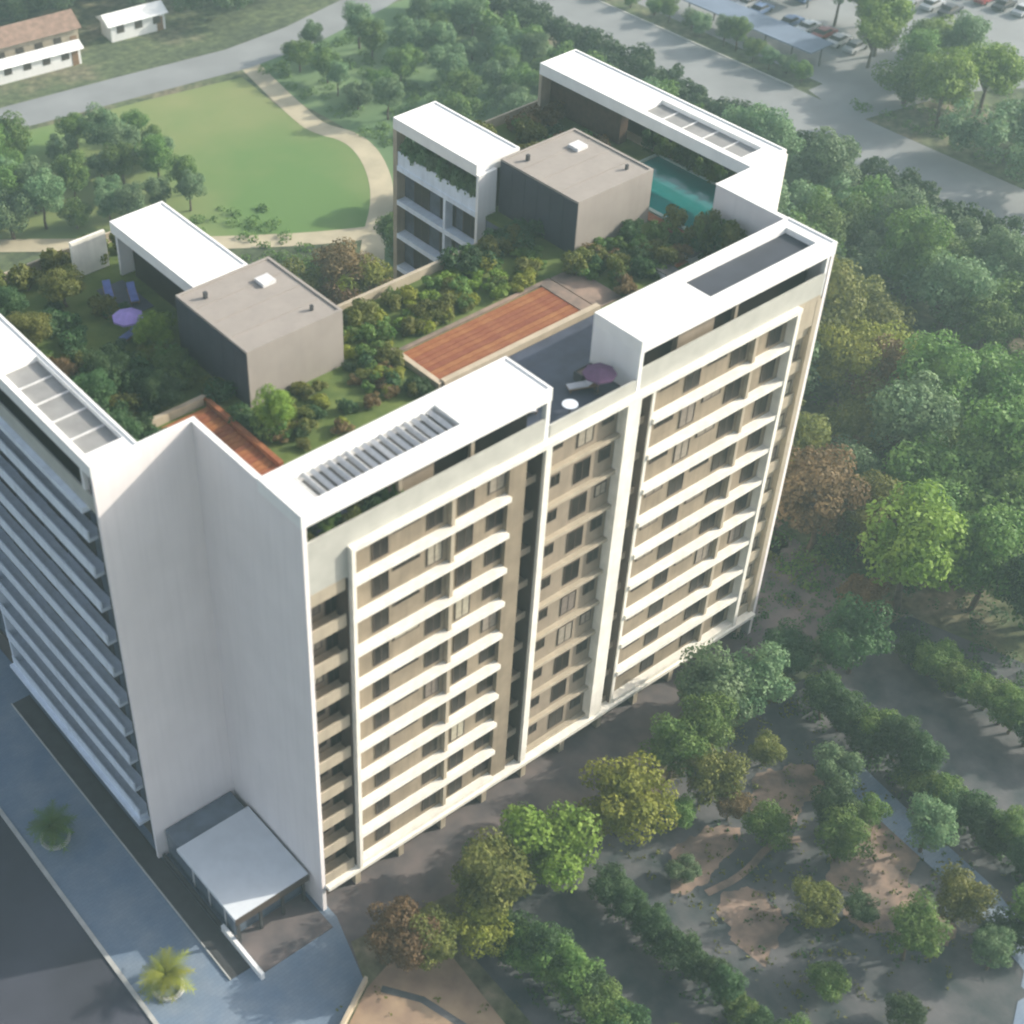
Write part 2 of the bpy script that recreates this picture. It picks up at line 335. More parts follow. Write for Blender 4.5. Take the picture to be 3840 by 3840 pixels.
# penthouse level below the frames
def glazed(x0, x1, y0, y1, z0=35.65, z1=39.12, nm='penthouse_wall', mt=GLASS): return box(nm, mt, B, x0, x1, y0, y1, z0, z1)
glazed(11.2, 19.3, 1.5, 4.3); glazed(28.3, 46.6, 1.4, 4.3); glazed(32.6, 36.2, .9, 1.39, mt=BROWNW); glazed(8.6, 11.1, 1.2, 3.2, mt=BROWNW)
glazed(-6.3, -4.1, 13.6, 35.0); glazed(52.0, 52.9, 26, 34.6, mt=SHWOOD)
box('roof_post', WHITE, B, 19.55, 19.9, 0.05, 0.45, 35.7, 39.12)
box('roof_post', WHITE, B, 19.55, 19.9, 4.1, 4.5, 35.7, 39.12)
box('side_wall', WHITE, B, 27.9, 28.25, 0.0, 4.5, 35.7, 39.12)
box('roof_post', WHITE, B, 46.7, 47.0, 0.05, 0.4, 35.7, 39.12)
box('roof_post', WHITE, B, -7.35, -7.0, 13.2, 13.5, 35.7, 39.12)
box('end_wall', BEIGE, B, 50.9, 53.6, 34.65, 35.0, 30.0, 39.12)
for xx in (8.2, 14.1): box('roof_post', BEIGE, B, xx, xx + .3, 1.1, 1.4, 35.7, 39.12)
for xx in (33.0, 38.6): box('roof_post', BEIGE, B, xx, xx + .3, 1.1, 1.4, 35.7, 39.12)
# terrace floor, balustrades
box('terrace_floor', TILE, B, 0.35, XR - .35, 0.31, 8.9, 35.15, 35.62)
box('balustrade', PARA, B, 0.33, 19.5, 0.02, 0.16, 35.95, 37.75)
box('balustrade', PARA, B, 20.0, 27.85, 0.02, 0.16, 35.95, 37.0)
box('balustrade', PARA, B, 28.3, XR - .35, 0.02, 0.16, 35.95, 37.75)
box('balustrade', PARA, B, -7.36, -7.22, 12.2, 38.8, 35.95, 37.3)
box('terrace_edge', CREAM, B, 3.3, 44.4, -0.42, 0.5, 35.55, 35.93)
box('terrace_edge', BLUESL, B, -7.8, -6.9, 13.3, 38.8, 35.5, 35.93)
box('terrace_floor', TILE, B, -7.2, -3.7, 12.1, 40.6, 35.12, 35.5)
# end bays: wall panel of the two top storeys at both ends of the front
box('spandrel', PARA, B, 0.33, 3.3, 0.02, 0.3, 33.3, 35.95)
box('spandrel', BEIGE, B, 44.5, XR - .33, 0.02, 0.3, 33.3, 35.95)
# meshes shared by the storeys
BW = 0.45                                                # plane of the set-back wall
def slabmesh(n, L, proj, mt, y1=None, t=0.30, up=0.10):
    b = MB(); b.box(0, L, -proj, BW if y1 is None else y1, 0, t); b.box(0, L, -proj, -proj + .14, t, t + up); return b.mesh(n, mt)
def winmesh(w, h):
    b = MB(); b.frame(0, w, -.04, .04, .07, w - .07, -.04, .04, 0, h)
    b = MB()
    b.box(0, w, -.06, 0, 0, .07); b.box(0, w, -.06, 0, h - .07, h); b.box(0, .07, -.06, 0, .07, h - .07); b.box(w - .07, w, -.06, 0, .07, h - .07); b.box(w / 2 - .03, w / 2 + .03, -.05, 0, .07, h - .07)
    p = MB().box(.07, w / 2 - .03, -.03, 0, .07, h - .07).box(w / 2 + .03, w - .07, -.03, 0, .07, h - .07)
    return b.mesh('window', FRAME), p.mesh('pane', GLASS), p.mesh('pane', CURT)
WIN = {}
def window(x, y, z, w, h, rz=0, par=B, curtain=False):
    k = (round(w, 2), round(h, 2))
    if k not in WIN: WIN[k] = winmesh(w, h)
    a, g, c = WIN[k]
    o = obj('window', a, par, (x, y, z), rz); obj('pane', c if curtain else g, o); return o
S1 = slabmesh('balcony_slab', 13.1, 0.24, CREAM, t=.36, up=.06)
S3 = slabmesh('balcony_slab', 14.2, 0.24, CREAM, t=.36, up=.06)
SE = slabmesh('balcony_slab', 2.7, 0.0, BEIGE, y1=1.3, up=0.75)
SE2 = slabmesh('balcony_slab', 2.35, -0.25, BEIGE, y1=1.3, up=0.75)
S2 = slabmesh('balcony_slab', 7.0, -0.2, BEIGE, y1=.62, t=.26, up=0.02)
SN = slabmesh('balcony_slab', 1.2, -.35, BROWNW, y1=2.0, t=.3, up=.3)
RAIL = MB().box(0, 3.1, -.40, -.36, .62, .66).box(0, 3.1, -.39, -.37, .35, .39).mesh('railing', PARA)
fin = MB().box(0, .3, .06, BW, 0, FH - .3).mesh('fin_wall', BEIGE)
fin2 = MB().box(0, .22, .2, BW, 0, FH - .3).mesh('fin_wall', BEIGE)
levels = [35.6 - FH * k for k in range(1, 11)]
rn = random.Random(12)
def bay(z, spec, x0):
    for xx, ww, hh, zz, kind in spec:
        window(x0 + xx, BW - .01, z + zz, ww, hh, curtain=(kind == 's' and rn.random() < .5) or (kind == 'd' and rn.random() < .06))
for k, z in enumerate(levels):
    top = z + FH
    # bay one: dark full-height doors and wide shallow windows under the slabs
    obj('balcony_slab', S1, B, (3.6, 0, z))
    bay(z, ((1.9, 1.3, 2.2, .7, 'd'), (3.6, 2.2, .8, 2.1, 's'), (6.4, 1.3, 2.1, .8, 'd'), (9.0, 1.35, 2.3, .6, 'd'), (11.6, 1.4, 1.9, 1.0, 'd')), 3.6)
    obj('fin_wall', fin, B, (11.75, 0, z + .3))
    # narrow bay beside bay one
    obj('balcony_slab', SN, B, (18.2, 0, z)); window(18.3, 1.99, z + .55, 1.15, 2.3)
    # recessed middle bay
    obj('balcony_slab', S2, B, (20.1, 0, z))
    for xx, ww, hh in ((21.0, .9, 1.0), (23.3, 1.5, 1.9), (25.6, 1.1, 1.1)):
        window(xx, .61, z + 2.6 - hh, ww, hh, curtain=rn.random() < .3)
    # narrow bay beside bay three
    window(28.5, 1.99, z + .55, 1.1, 2.3); obj('balcony_slab', SN, B, (28.35, 0, z))
    # bay three
    obj('balcony_slab', S3, B, (29.9, 0, z))
    bay(z, ((1.0, 1.8, .9, 2.0, 's'), (3.6, 1.5, 2.2, .7, 'd'), (5.8, 1.9, .9, 2.0, 's'), (8.3, 1.6, 2.2, .7, 'd'), (12.2, 1.4, 2.2, .7, 'd')), 29.9)
    obj('fin_wall', fin, B, (40.2, 0, z + .3))
    # end bays
    if z < 33:
        obj('balcony_slab', SE, B, (0.36, 0, z)); obj('balcony_slab', SE2, B, (44.5, 0, z))
        window(2.25, 1.29, z + .4, 1.0, 2.4); window(.9, 1.29, z + 1.0, 1.0, 1.3, curtain=rn.random() < .5)
        window(45.2, .54, z + 1.1, 1.0, 1.3, curtain=True)
# piers running the height of the front
for x0, x1, y0, mt_ in ((3.3, 3.6, -.42, CREAM), (16.7, 18.2, 0.1, BAYW), (19.55, 20.1, -.25, CREAM), (27.1, 28.4, -.22, CREAM), (29.65, 29.9, -.1, CREAM), (44.1, 44.5, -.3, CREAM), (46.55, XR - .15, .0, BEIGE)):
    box('pier', mt_, B, x0, x1, y0, 1.3, 3.0, 35.55)
for x0 in (19.46, 29.56, 3.21): box('recess_shade_panel', FRAME, B, x0, x0 + .085, 0.03, 1.98 if x0 > 5 else 1.29, 3.1, 35.5 if x0 > 5 else 33.2)  # dark linings paint the shade on the slot sides
box('base_slab', CREAM, B, 0.33, XR - .33, -0.45, 2.6, 2.75, 3.09)
for xx in np.arange(3.4, 46, 4.25): box('ground_floor_column', BEIGE, B, xx, xx + .5, 0.4, .95, 0.0, 2.75)
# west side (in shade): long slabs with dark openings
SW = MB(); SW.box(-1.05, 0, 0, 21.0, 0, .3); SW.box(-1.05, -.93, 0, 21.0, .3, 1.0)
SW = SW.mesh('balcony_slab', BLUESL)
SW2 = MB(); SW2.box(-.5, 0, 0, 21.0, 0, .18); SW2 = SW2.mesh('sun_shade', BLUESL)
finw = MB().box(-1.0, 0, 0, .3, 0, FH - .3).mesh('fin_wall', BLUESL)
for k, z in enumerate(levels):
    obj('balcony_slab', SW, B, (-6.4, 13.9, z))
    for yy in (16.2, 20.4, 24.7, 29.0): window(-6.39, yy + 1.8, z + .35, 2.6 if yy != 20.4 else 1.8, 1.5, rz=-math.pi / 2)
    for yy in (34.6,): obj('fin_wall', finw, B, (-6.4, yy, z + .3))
# courtyard face of the east wing, seen below its white frame
rf5 = MB().box(35.0, 39.5, 24.9, 35.4, 39.12, 40.03)
o = obj('roof_slab', rf5.mesh('roof_slab', ROOFW), B)
obj('roof_upstand', MB().frame(35.0, 39.5, 24.9, 35.4, 35.18, 39.32, 25.08, 35.22, 40.03, 40.13).mesh('roof_upstand', WHITE), o)
box('side_wall', BEIGE, B, 35.0, 35.9, 34.9, 35.4, 22.0, 39.12); box('side_wall', WHITE, B, 35.0, 36.9, 24.6, 24.88, 30.0, 39.3)
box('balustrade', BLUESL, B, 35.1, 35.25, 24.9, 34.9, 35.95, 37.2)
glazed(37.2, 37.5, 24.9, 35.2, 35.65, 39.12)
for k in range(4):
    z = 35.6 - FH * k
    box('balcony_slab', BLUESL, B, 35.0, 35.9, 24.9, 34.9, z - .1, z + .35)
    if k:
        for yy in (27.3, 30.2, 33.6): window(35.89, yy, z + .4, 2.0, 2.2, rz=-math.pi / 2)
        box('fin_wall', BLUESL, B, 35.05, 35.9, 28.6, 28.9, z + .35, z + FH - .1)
# white slab over the west core
rf6 = MB().box(8.4, 13.1, 24.6, 36.2, 39.15, 40.03)
o = obj('roof_slab', rf6.mesh('roof_slab', ROOFW), B)
obj('roof_upstand', MB().frame(8.4, 13.1, 24.6, 36.2, 8.58, 12.92, 24.78, 36.02, 40.03, 40.12).mesh('roof_upstand', WHITE), o)
box('side_wall', WHITE, B, 8.6, 12.8, 35.7, 36.0, 35.5, 39.15); box('side_wall', CREAM, B, 5.6, 8.6, 37.6, 37.9, 35.5, 38.6)
glazed(9.4, 12.9, 26.0, 35.0, 35.5, 39.15)
# taupe stair and lift towers standing on the roof garden
for x0, x1, y0, y1 in ((6.9, 14.9, 15.7, 24.58), (37.2, 45.1, 15.8, 24.58)):
    box('stair_tower', TAUPE, B, x0, x1, y0, y1, 35.2, 39.98)
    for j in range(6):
        L_ = (y1 - y0 - .1) / 6; box('dark_side_panel', DKBLUE, B, x0 - .07, x0 - .002, y0 + .05 + j * L_, y0 + .02 + (j + 1) * L_, 35.45, 39.9)  # darker panels over one side face of each tower
    obj('tower_coping', MB().frame(x0, x1, y0, y1, x0 + .22, x1 - .22, y0 + .22, y1 - .22, 39.98, 40.08).mesh('tower_coping', TAUPE), B)
for x0, y0 in ((6.9, 15.7), (37.2, 15.8)):
    box('roof_hatch', LOUV, B, x0 + 5.4, x0 + 6.5, y0 + 5.8, y0 + 6.9, 39.98, 40.25)
    box('vent_pipe', DARK, B, x0 + 1.4, x0 + 1.65, y0 + 7.2, y0 + 7.45, 39.98, 40.5); box('vent_pipe', DARK, B, x0 + 6.3, x0 + 6.5, y0 + 1.3, y0 + 1.5, 39.98, 40.4)
    for j in range(1, 4): box('roof_seam', TAUPE, B, x0 + .25, x0 + 7.6, y0 + j * 2.2, y0 + j * 2.2 + .08, 39.98, 40.02)
for z in [35.6 - FH * k for k in range(0, 11)]:
    pass
# roof garden floors
def floor(nm, pts, z0, z1, mt_): return obj(nm, MB().prism(pts, z0, z1).mesh(nm, mt_), B)
floor('garden_bed', [(0.35, 12.1), (0.35, 8.9), (46.8, 8.9), (46.8, 20.8), (14.8, 20.8), (0.35, 20.8)], 35.15, 35.42, RGRASS)
floor('garden_bed', [(-3.7, 12.1), (0.35, 12.1), (0.35, 20.8), (14.8, 20.8), (14.8, 40.6), (-3.7, 40.6)], 35.12, 35.44, RGRASS)
floor('garden_bed', [(35.9, 20.8), (53.6, 20.8), (53.6, 35.4), (35.9, 35.4)], 35.12, 35.44, RGRASS)
floor('garden_bed', [(46.8, 11.2), (53.6, 11.2), (53.6, 20.8), (46.8, 20.8)], 35.12, 35.40, STONE)
box('parapet', BEIGE, B, 14.8, 35.9, 20.8, 21.1, 33.0, 36.2); box('parapet', BEIGE, B, 14.6, 14.8, 24.6, 40.6, 35.44, 36.2)
box('parapet', BEIGE, B, -3.6, 14.8, 40.6, 40.8, 33.0, 36.3); box('parapet', BEIGE, B, 35.9, 53.6, 35.4, 35.6, 33.0, 36.3)
box('wall', BEIGE, B, 53.6, 54.9, 11.2, 35.0, 3.0, 35.5); box('parapet', GLASS, B, 54.6, 54.75, 11.3, 35.0, 35.5, 37.6)
box('garden_patio', TILE, B, 6.0, 8.3, 30.6, 35.2, 35.44, 35.5)
# terracotta decks, laid board by board
def deck(x0, x1, y0, y1, z, along='x', w=0.42):
    if along == 'x':
        me = MB().box(0, x1 - x0, 0, w - .05, 0, .05).mesh('deck_board', DECK); y = y0
        while y + w <= y1 + .01: obj('deck_board', me, B, (x0, y, z)); y += w
    else:
        me = MB().box(0, w - .05, 0, y1 - y0, 0, .05).mesh('deck_board', DECK); x = x0
        while x + w <= x1 + .01: obj('deck_board', me, B, (x, y0, z)); x += w
deck(18.7, 32.3, 9.6, 14.2, 35.5, w=.5); deck(0.4, 4.5, 5.0, 17.9, 35.64, w=.5); deck(45.25, 46.2, 12.0, 18.0, 35.48, w=.45); deck(42.0, 46.2, 9.6, 11.6, 35.48, w=.45)
box('deck_kerb', STONE, B, 18.2, 18.6, 9.2, 14.6, 35.42, 35.9); box('deck_kerb', SOIL, B, 18.6, 32.3, 14.25, 14.6, 35.42, 35.6)
box('deck_kerb', STONE, B, 18.6, 33.4, 9.05, 9.5, 35.42, 36.0); box('deck_kerb', SOIL, B, 32.3, 33.4, 9.5, 14.6, 35.42, 35.6)
box('deck_kerb', STONE, B, 0.4, 4.9, 18.0, 18.35, 35.42, 36.1); box('deck_kerb', DECK, B, 4.55, 4.9, 9.0, 18.0, 35.42, 36.05)
box('garden_path', SOIL, B, 33.6, 36.0, 9.4, 14.6, 35.42, 35.5)
# swimming pool under the east frame
box('pool_surround', STONE, B, 46.9, 53.3, 11.3, 11.9, 35.4, 35.55)
box('pool_water', POOL, B, 46.6, 53.3, 12.3, 22.6, 35.4, 35.52)
obj('pool_rim', MB().frame(46.25, 53.5, 11.95, 22.9, 46.6, 53.3, 12.3, 22.6, 35.44, 35.66).mesh('pool_rim', mat('pale_pool_stone', (.32, .42, .38), .6, .1, 1)), B)
# entrance lobby in the west notch
lob = MB().box(-6.9, -.25, 1.4, 9.4, 3.15, 3.5)
o = obj('entrance_canopy', lob.mesh('entrance_canopy', CANOPY), B)
box('lobby_glazing', GLASSB, B, -6.5, -.4, 2.4, 11.7, 0.0, 3.15)
box('lobby_fascia', FRAME, B, -6.9, -.25, 1.32, 1.4, 2.75, 3.46)
for xx in (-6.7, -4.7, -2.7, -.75): box('lobby_column', DARK, B, xx, xx + .22, 1.5, 1.72, 0, 2.75)
for yy in (3.4, 5.6, 7.8): box('lobby_mullion', LOUV, B, -6.6, -6.52, yy, yy + .12, 0, 3.15)
box('lobby_step', APRON, B, -6.6, -.3, -1.6, 2.3, 0.03, 0.12)
box('low_wall', WHITE, B, -7.15, -6.85, -2.0, 3.3, 0.03, 0.75); box('low_wall', DARK, B, -7.15, -6.9, 3.4, 11.6, 0.03, 0.6)
# dark planted channel along the west side
box('plinth', DARK, B, -8.9, -7.2, -0.6, 33.5, 0.03, 0.1); box('plinth_kerb', KERB, B, -9.0, -8.9, -0.6, 33.5, 0.03, 0.2)
box('base_slab', BLUESL, B, -7.8, -6.4, 13.5, 35.0, 2.8, 3.1)

# ------------------------------------------------------------ vegetation
def leafcloud(name, rn, clumps, per, leaf, mt_, up=0.35, thin=1.0):
    """clumps: list of (x,y,z,r); leaves are small quads on and in each clump"""
    V = []; n = 0
    for (cx, cy, cz, r) in clumps:
        k = int(per * r * r); n += k
        d = rn.normal(size=(k, 3)); d /= np.linalg.norm(d, axis=1)[:, None]
        rad = r * (0.55 + 0.5 * rn.random(k) ** 0.6)
        P = np.array([cx, cy, cz]) + d * rad[:, None] * np.array([1, 1, 0.85])
        nrm = d * 1.0 + rn.normal(size=(k, 3)) * 0.55 + np.array([0, 0, up]); nrm /= np.linalg.norm(nrm, axis=1)[:, None]
        a = np.cross(nrm, rn.normal(size=(k, 3))); a /= np.linalg.norm(a, axis=1)[:, None]; b = np.cross(nrm, a)
        s = leaf * (0.6 + 0.8 * rn.random(k))[:, None]
        V.append(np.stack([P - a * s * .5, P + b * s * .32, P + a * s * .5, P - b * s * .32], 1).reshape(-1, 3))
    V = np.concatenate(V); nq = len(V) // 4
    me = bpy.data.meshes.new(name); me.vertices.add(len(V)); me.vertices.foreach_set('co', V.ravel())
    me.loops.add(nq * 4); me.loops.foreach_set('vertex_index', np.arange(nq * 4, dtype=np.int32))
    me.polygons.add(nq); me.polygons.foreach_set('loop_start', np.arange(0, nq * 4, 4, dtype=np.int32)); me.polygons.foreach_set('loop_total', np.full(nq, 4, dtype=np.int32))
    me.materials.append(mt_); me.update(calc_edges=True); return me

def crown(seed, R, H, base, nclump, mt_, per=95, leaf=.42, spread=1.0, cr=(.26, .42)):
    rn = np.random.default_rng(seed); cl = []
    for i in range(nclump):
        d = rn.normal(size=3); d /= np.linalg.norm(d); q = rn.random() ** (1 / 2.4) * .78
        cl.append((d[0] * R * q * spread, d[1] * R * q * spread, base + H / 2 + d[2] * H / 2 * q, R * rn.uniform(*cr)))
    return leafcloud('crown', rn, cl, per, leaf, mt_), cl
def trunk(seed, R, base, H, cl, r0=.22):
    rn = random.Random(seed); b = MB(); p = Vector((0, 0, -.1)); r = r0; pts = []
    for i in range(4):
        q = Vector((p.x + rn.uniform(-.2, .2), p.y + rn.uniform(-.2, .2), (base + H * .45) * (i + 1) / 4)); b.tube(p, q, r, r * .82, 8); pts.append(q); p = q; r *= .8
    for (cx, cy, cz, cr) in cl[:7]:
        s = pts[rn.choice((1, 2, 3))]; mid = (s + Vector((cx, cy, cz))) / 2 + Vector((0, 0, -.25)); b.tube(s, mid, .1, .07, 6); b.tube(mid, (cx, cy, cz), .07, .03, 5)
    return b.mesh('trunk', BARK)

LM = {
 'bright': leafmat('bright_green_foliage', (0.11, 0.20, 0.022), (0.23, 0.33, 0.055), .12),
 'mid': leafmat('mid_green_foliage', (0.065, 0.145, 0.028), (0.16, 0.25, 0.062), .22),
 'dark': leafmat('dark_green_foliage', (0.028, 0.075, 0.024), (0.075, 0.14, 0.05), .25),
 'olive': leafmat('olive_foliage', (0.085, 0.11, 0.02), (0.21, 0.22, 0.055), .2),
 'brown': leafmat('brown_dry_foliage', (0.12, 0.080, 0.030), (0.22, 0.155, 0.07), .2),
 'blue': leafmat('grey_green_foliage', (0.085, 0.17, 0.075), (0.20, 0.29, 0.14), .22),
 'yellow': leafmat('yellow_green_foliage', (0.17, 0.21, 0.02), (0.31, 0.34, 0.06), .15),
}
TREES = {}
def tree_kind(kind, var):
    k = (kind, var)
    if k not in TREES:
        sd = hash((['bright', 'mid', 'dark', 'olive', 'brown', 'blue', 'yellow'].index(kind), var)) % 9999
        R, H, base, n = [(3.0, 4.6, 1.6, 26), (3.0, 3.8, 1.2, 22), (3.0, 5.6, 2.2, 30)][var % 3]
        me, cl = crown(sd, R, H, base, n, LM[kind], per=300, leaf=.25)
        TREES[k] = (me, trunk(sd, R, base, H, cl), R)
    return TREES[k]
rt_ = random.Random(77)
NT = [0]
CINV = cam.matrix_world.inverted()
def infr(x, y, z, mg):
    p = CINV @ Vector((x, y, z)); k = 53.57 / 36 / -p.z
    return abs(p.x * k - .1889) < .5 + mg and abs(p.y * k - .0239) < .5 + mg
CW = {'bright': 'lime green', 'mid': 'mid green', 'dark': 'dark green', 'olive': 'olive', 'brown': 'brownish', 'blue': 'grey-green', 'yellow': 'yellow-green'}
def tree(x, y, r, kind, label, group=None, z=0, var=None, name='tree', hs=1.0, cat='tree'):
    if not infr(x, y, 4, .04): return
    if z == 0: r *= 1.32
    if group: label = CW[kind] + ' ' + label
    NT[0] += 1
    me, tm, R = tree_kind(kind, rt_.randrange(3) if var is None else var)
    s = r / R
    t = empty(name, (x, y, z), rt_.uniform(0, 6.28), label, cat, group, (s, s, s * hs * rt_.uniform(.9, 1.1)))
    obj('crown', me, t); obj('trunk', tm, t); return t
SHR = {}
def shrub(x, y, r, kind, label, group=None, z=0, hs=1.0, name='shrub', cat='shrub'):
    if not infr(x, y, z, .04): return
    if group: label = CW[kind] + ' ' + label
    if kind not in SHR:
        rr = np.random.default_rng(len(SHR) + 5); cl = [(rr.uniform(-.55, .55), rr.uniform(-.55, .55), rr.uniform(.25, 1.1), rr.uniform(.3, .5)) for _ in range(13)]
        st = MB()
        for c in cl[:5]: st.tube((0, 0, -.05), c[:3], .05, .02, 5)
        SHR[kind] = (leafcloud('foliage', rr, cl, 640, .2, LM[kind]), st.mesh('stem', BARK))
    me, sm = SHR[kind]
    t = empty(name, (x, y, z), rt_.uniform(0, 6.28), label, cat, group, (r, r, r * hs))
    obj('foliage', me, t); obj('stem', sm, t); return t
FR = {}
def palm(x, y, h, kind, label, group=None, z=0, fl=2.2, name='palm_tree', cat='palm'):
    if kind not in FR:
        rn_ = random.Random(9); b = MB()
        b_v = []; 
        n = 9; L = 1.0
        for i in range(n):
            t0 = i / n; t1 = (i + 1) / n
            def P(t): return Vector((t, 0, .42 * t - .85 * t * t))
            p, q = P(t0), P(t1)
            for sd in (-1, 1):
                for e in range(2):
                    c0 = p.lerp(q, e / 2); c1 = p.lerp(q, e / 2 + .4); ln = .34 * math.sin(math.pi * min(1, t0 * .85 + .15)) + .05
                    tip = c1 + Vector((.12, sd * ln, -.10)); s_ = len(b.v)
                    b.v += [tuple(c0), tuple(c1), tuple(tip)]; b.f.append((s_, s_ + 1, s_ + 2)); b.mi.append(0)
        FR[kind] = (b.mesh('frond', LM[kind]),)
    fm = FR[kind][0]
    t = empty(name, (x, y, z), rt_.uniform(0, 6.28), label, cat, group)
    tb = MB()
    for i in range(5): tb.tube((0, 0, h * i / 5 - .05), (0, 0, h * (i + 1) / 5), .16, .13, 8)
    obj('trunk', tb.mesh('trunk', BARK), t)
    for i in range(20):
        f = obj('frond', fm, t, (0, 0, h)); f.rotation_euler = (0, -R3(55 - 75 * (i / 20)), i * 2.4); f.scale = (fl * rt_.uniform(.8, 1.1),) * 3
    return t

# --- trees along the front of the building
T = tree
T(15.6, -7.9, 3.1, 'bright', 'large bright lime green tree in front of the middle of the facade', hs=1.1)
T(22.6, -8.6, 2.9, 'yellow', 'round yellow-green tree just right of the large bright tree', hs=.9)
T(29.6, -7.2, 2.1, 'mid', 'mid green tree in the middle of the clump below the narrow facade bays')
T(33.0, -7.6, 2.1, 'mid', 'mid green tree on the right side of the clump below the facade')
T(30.6, -10.6, 2.1, 'olive', 'small olive tree at the lower right of the clump below the facade')
T(36.4, -4.9, 2.7, 'blue', 'grey-green tree against the right half of the facade foot')
T(40.6, -6.2, 2.6, 'blue', 'pale grey-green tree beside the dark trees near the right corner of the building')
T(9.4, -8.0, 2.4, 'olive', 'thin olive green tree left of the large bright tree')
T(7.2, -9.4, 2.0, 'yellow', 'small yellow-olive tree beside the thin olive tree')
T(11.4, -6.4, 1.8, 'mid', 'small dark green tree between the facade and the thin olive tree')
T(1.6, -7.2, 2.2, 'brown', 'brown-olive tree at the near corner of the building beside the pavement')
T(3.0, -8.6, 1.7, 'olive', 'small brownish olive tree leaning over the sandy plot')
T(46.6, -4.8, 1.9, 'dark', 'dark green tree by the foot of the right building corner', hs=.9)
T(50.4, -8.4, 2.6, 'dark', 'dark broad tree right of the building corner, below the brown trees')
T(56.0, -4.6, 1.9, 'brown', 'brown tree between the dark trees and the lime green tree')
T(59.8, -6.2, 3.9, 'bright', 'rounded lime green tree standing alone to the right of the building', hs=1.1)
T(59.4, 3.8, 3.5, 'brown', 'large rusty brown tree beside the right edge of the building', hs=.95)
T(64.2, 7.8, 3.0, 'brown', 'rusty olive-brown tree behind the large brown tree')
T(62.8, 0.8, 2.7, 'olive', 'olive tree between the brown tree and the lime green tree')
T(68.4, -8.2, 4.4, 'mid', 'wide mid green tree right of the lime green tree', hs=.9)
T(67.0, -14.6, 4.0, 'dark', 'dark green tree near the right border below the wide tree')
T(74.5, -4.0, 4.0, 'mid', 'mid green tree behind the wide tree at the right border')
# --- the orchard
T(39.6, -15.6, 1.75, 'blue', 'pale round orchard tree at the far end of the soil patches')
T(31.0, -16.0, 1.7, 'mid', 'bright mid green orchard tree beside the upper soil patch')
T(35.4, -18.6, 1.7, 'dark', 'dark orchard tree in the middle of the orchard, upper of the pair')
T(34.0, -20.6, 1.8, 'mid', 'green orchard tree in the middle of the orchard, lower of the pair')
T(39.8, -24.0, 1.75, 'blue', 'grey-green orchard tree on the right side beside the dark hedge row')
T(28.2, -22.8, 1.7, 'olive', 'olive orchard tree between the two lower soil patches')
T(31.0, -29.2, 1.85, 'mid', 'low dark green orchard tree below the largest soil patch')
T(36.6, -29.4, 1.75, 'olive', 'rightmost round olive orchard tree with pale leaf edges')
for i, (x, y, r, k, w) in enumerate(((36.9, -10.8, 1.3, 'olive', 'small olive bush above the upper soil patches'), (26.8, -10.9, 1.2, 'mid', 'small green bush between the round yellow-green tree and the orchard'), (23.6, -14.6, 1.1, 'blue', 'small grey-green bush at the upper left of the orchard'), (38.6, -19.6, 1.2, 'mid', 'small green bush between the paired orchard trees and the long hedge row'), (31.4, -24.8, 1.1, 'dark', 'small dark bush between the two lower orchard soil patches'), (24.4, -27.6, 1.3, 'mid', 'green bush at the lower left of the orchard'), (35.0, -33.4, 1.3, 'blue', 'grey-green bush below the rightmost olive orchard tree'), (30.4, -12.8, 1.2, 'brown', 'brownish bush beside the upper soil patch'))):
    T(x, y, r, k, w, hs=.9)
T(26.6, -32.4, 1.2, 'dark', 'small dark shrubby tree at the bottom of the orchard')
# --- hedge-like rows running towards the camera
def row(pts, kind, r, label, group, jitter=.7, n=None, hs=.9):
    for i in range(n):
        t = i / (n - 1) * (len(pts) - 1); a = int(min(t, len(pts) - 2)); f = t - a
        x = pts[a][0] * (1 - f) + pts[a + 1][0] * f; y = pts[a][1] * (1 - f) + pts[a + 1][1] * f
        T(x + rt_.uniform(-jitter, jitter), y + rt_.uniform(-jitter, jitter), r * rt_.uniform(.85, 1.15), rt_.choice(kind), label, group, hs=hs)
row([(8.8, -10.4), (9.6, -16), (10.2, -24), (10.4, -32)], ['dark', 'mid'], 1.45, 'tree in the hedge row beside the sandy plot', 'trees in the hedge row beside the sandy plot', n=20, jitter=.5)
row([(17.4, -12.2), (17.8, -20), (18.4, -30), (19, -36)], ['dark', 'dark', 'mid'], 1.25, 'tree in the row below the large bright tree', 'trees in the dark row below the bright tree', n=21, jitter=.5)
row([(44.6, -9.6), (45.0, -18), (44.6, -26), (44, -36)], ['dark', 'dark', 'mid'], 1.4, 'tree in the long row right of the orchard', 'trees in the long dark row right of the orchard', n=24, jitter=.6)
row([(55.6, -11), (55.4, -18), (54.5, -26), (53, -34)], ['dark', 'mid'], 1.6, 'tree in the outer row at the right border', 'trees in the outer row at the right border', n=16, jitter=.4)
row([(37.5, -33), (42, -34), (46, -36)], ['dark', 'mid'], 1.7, 'tree in the bottom right corner of the picture', 'trees in the bottom right corner', n=6)
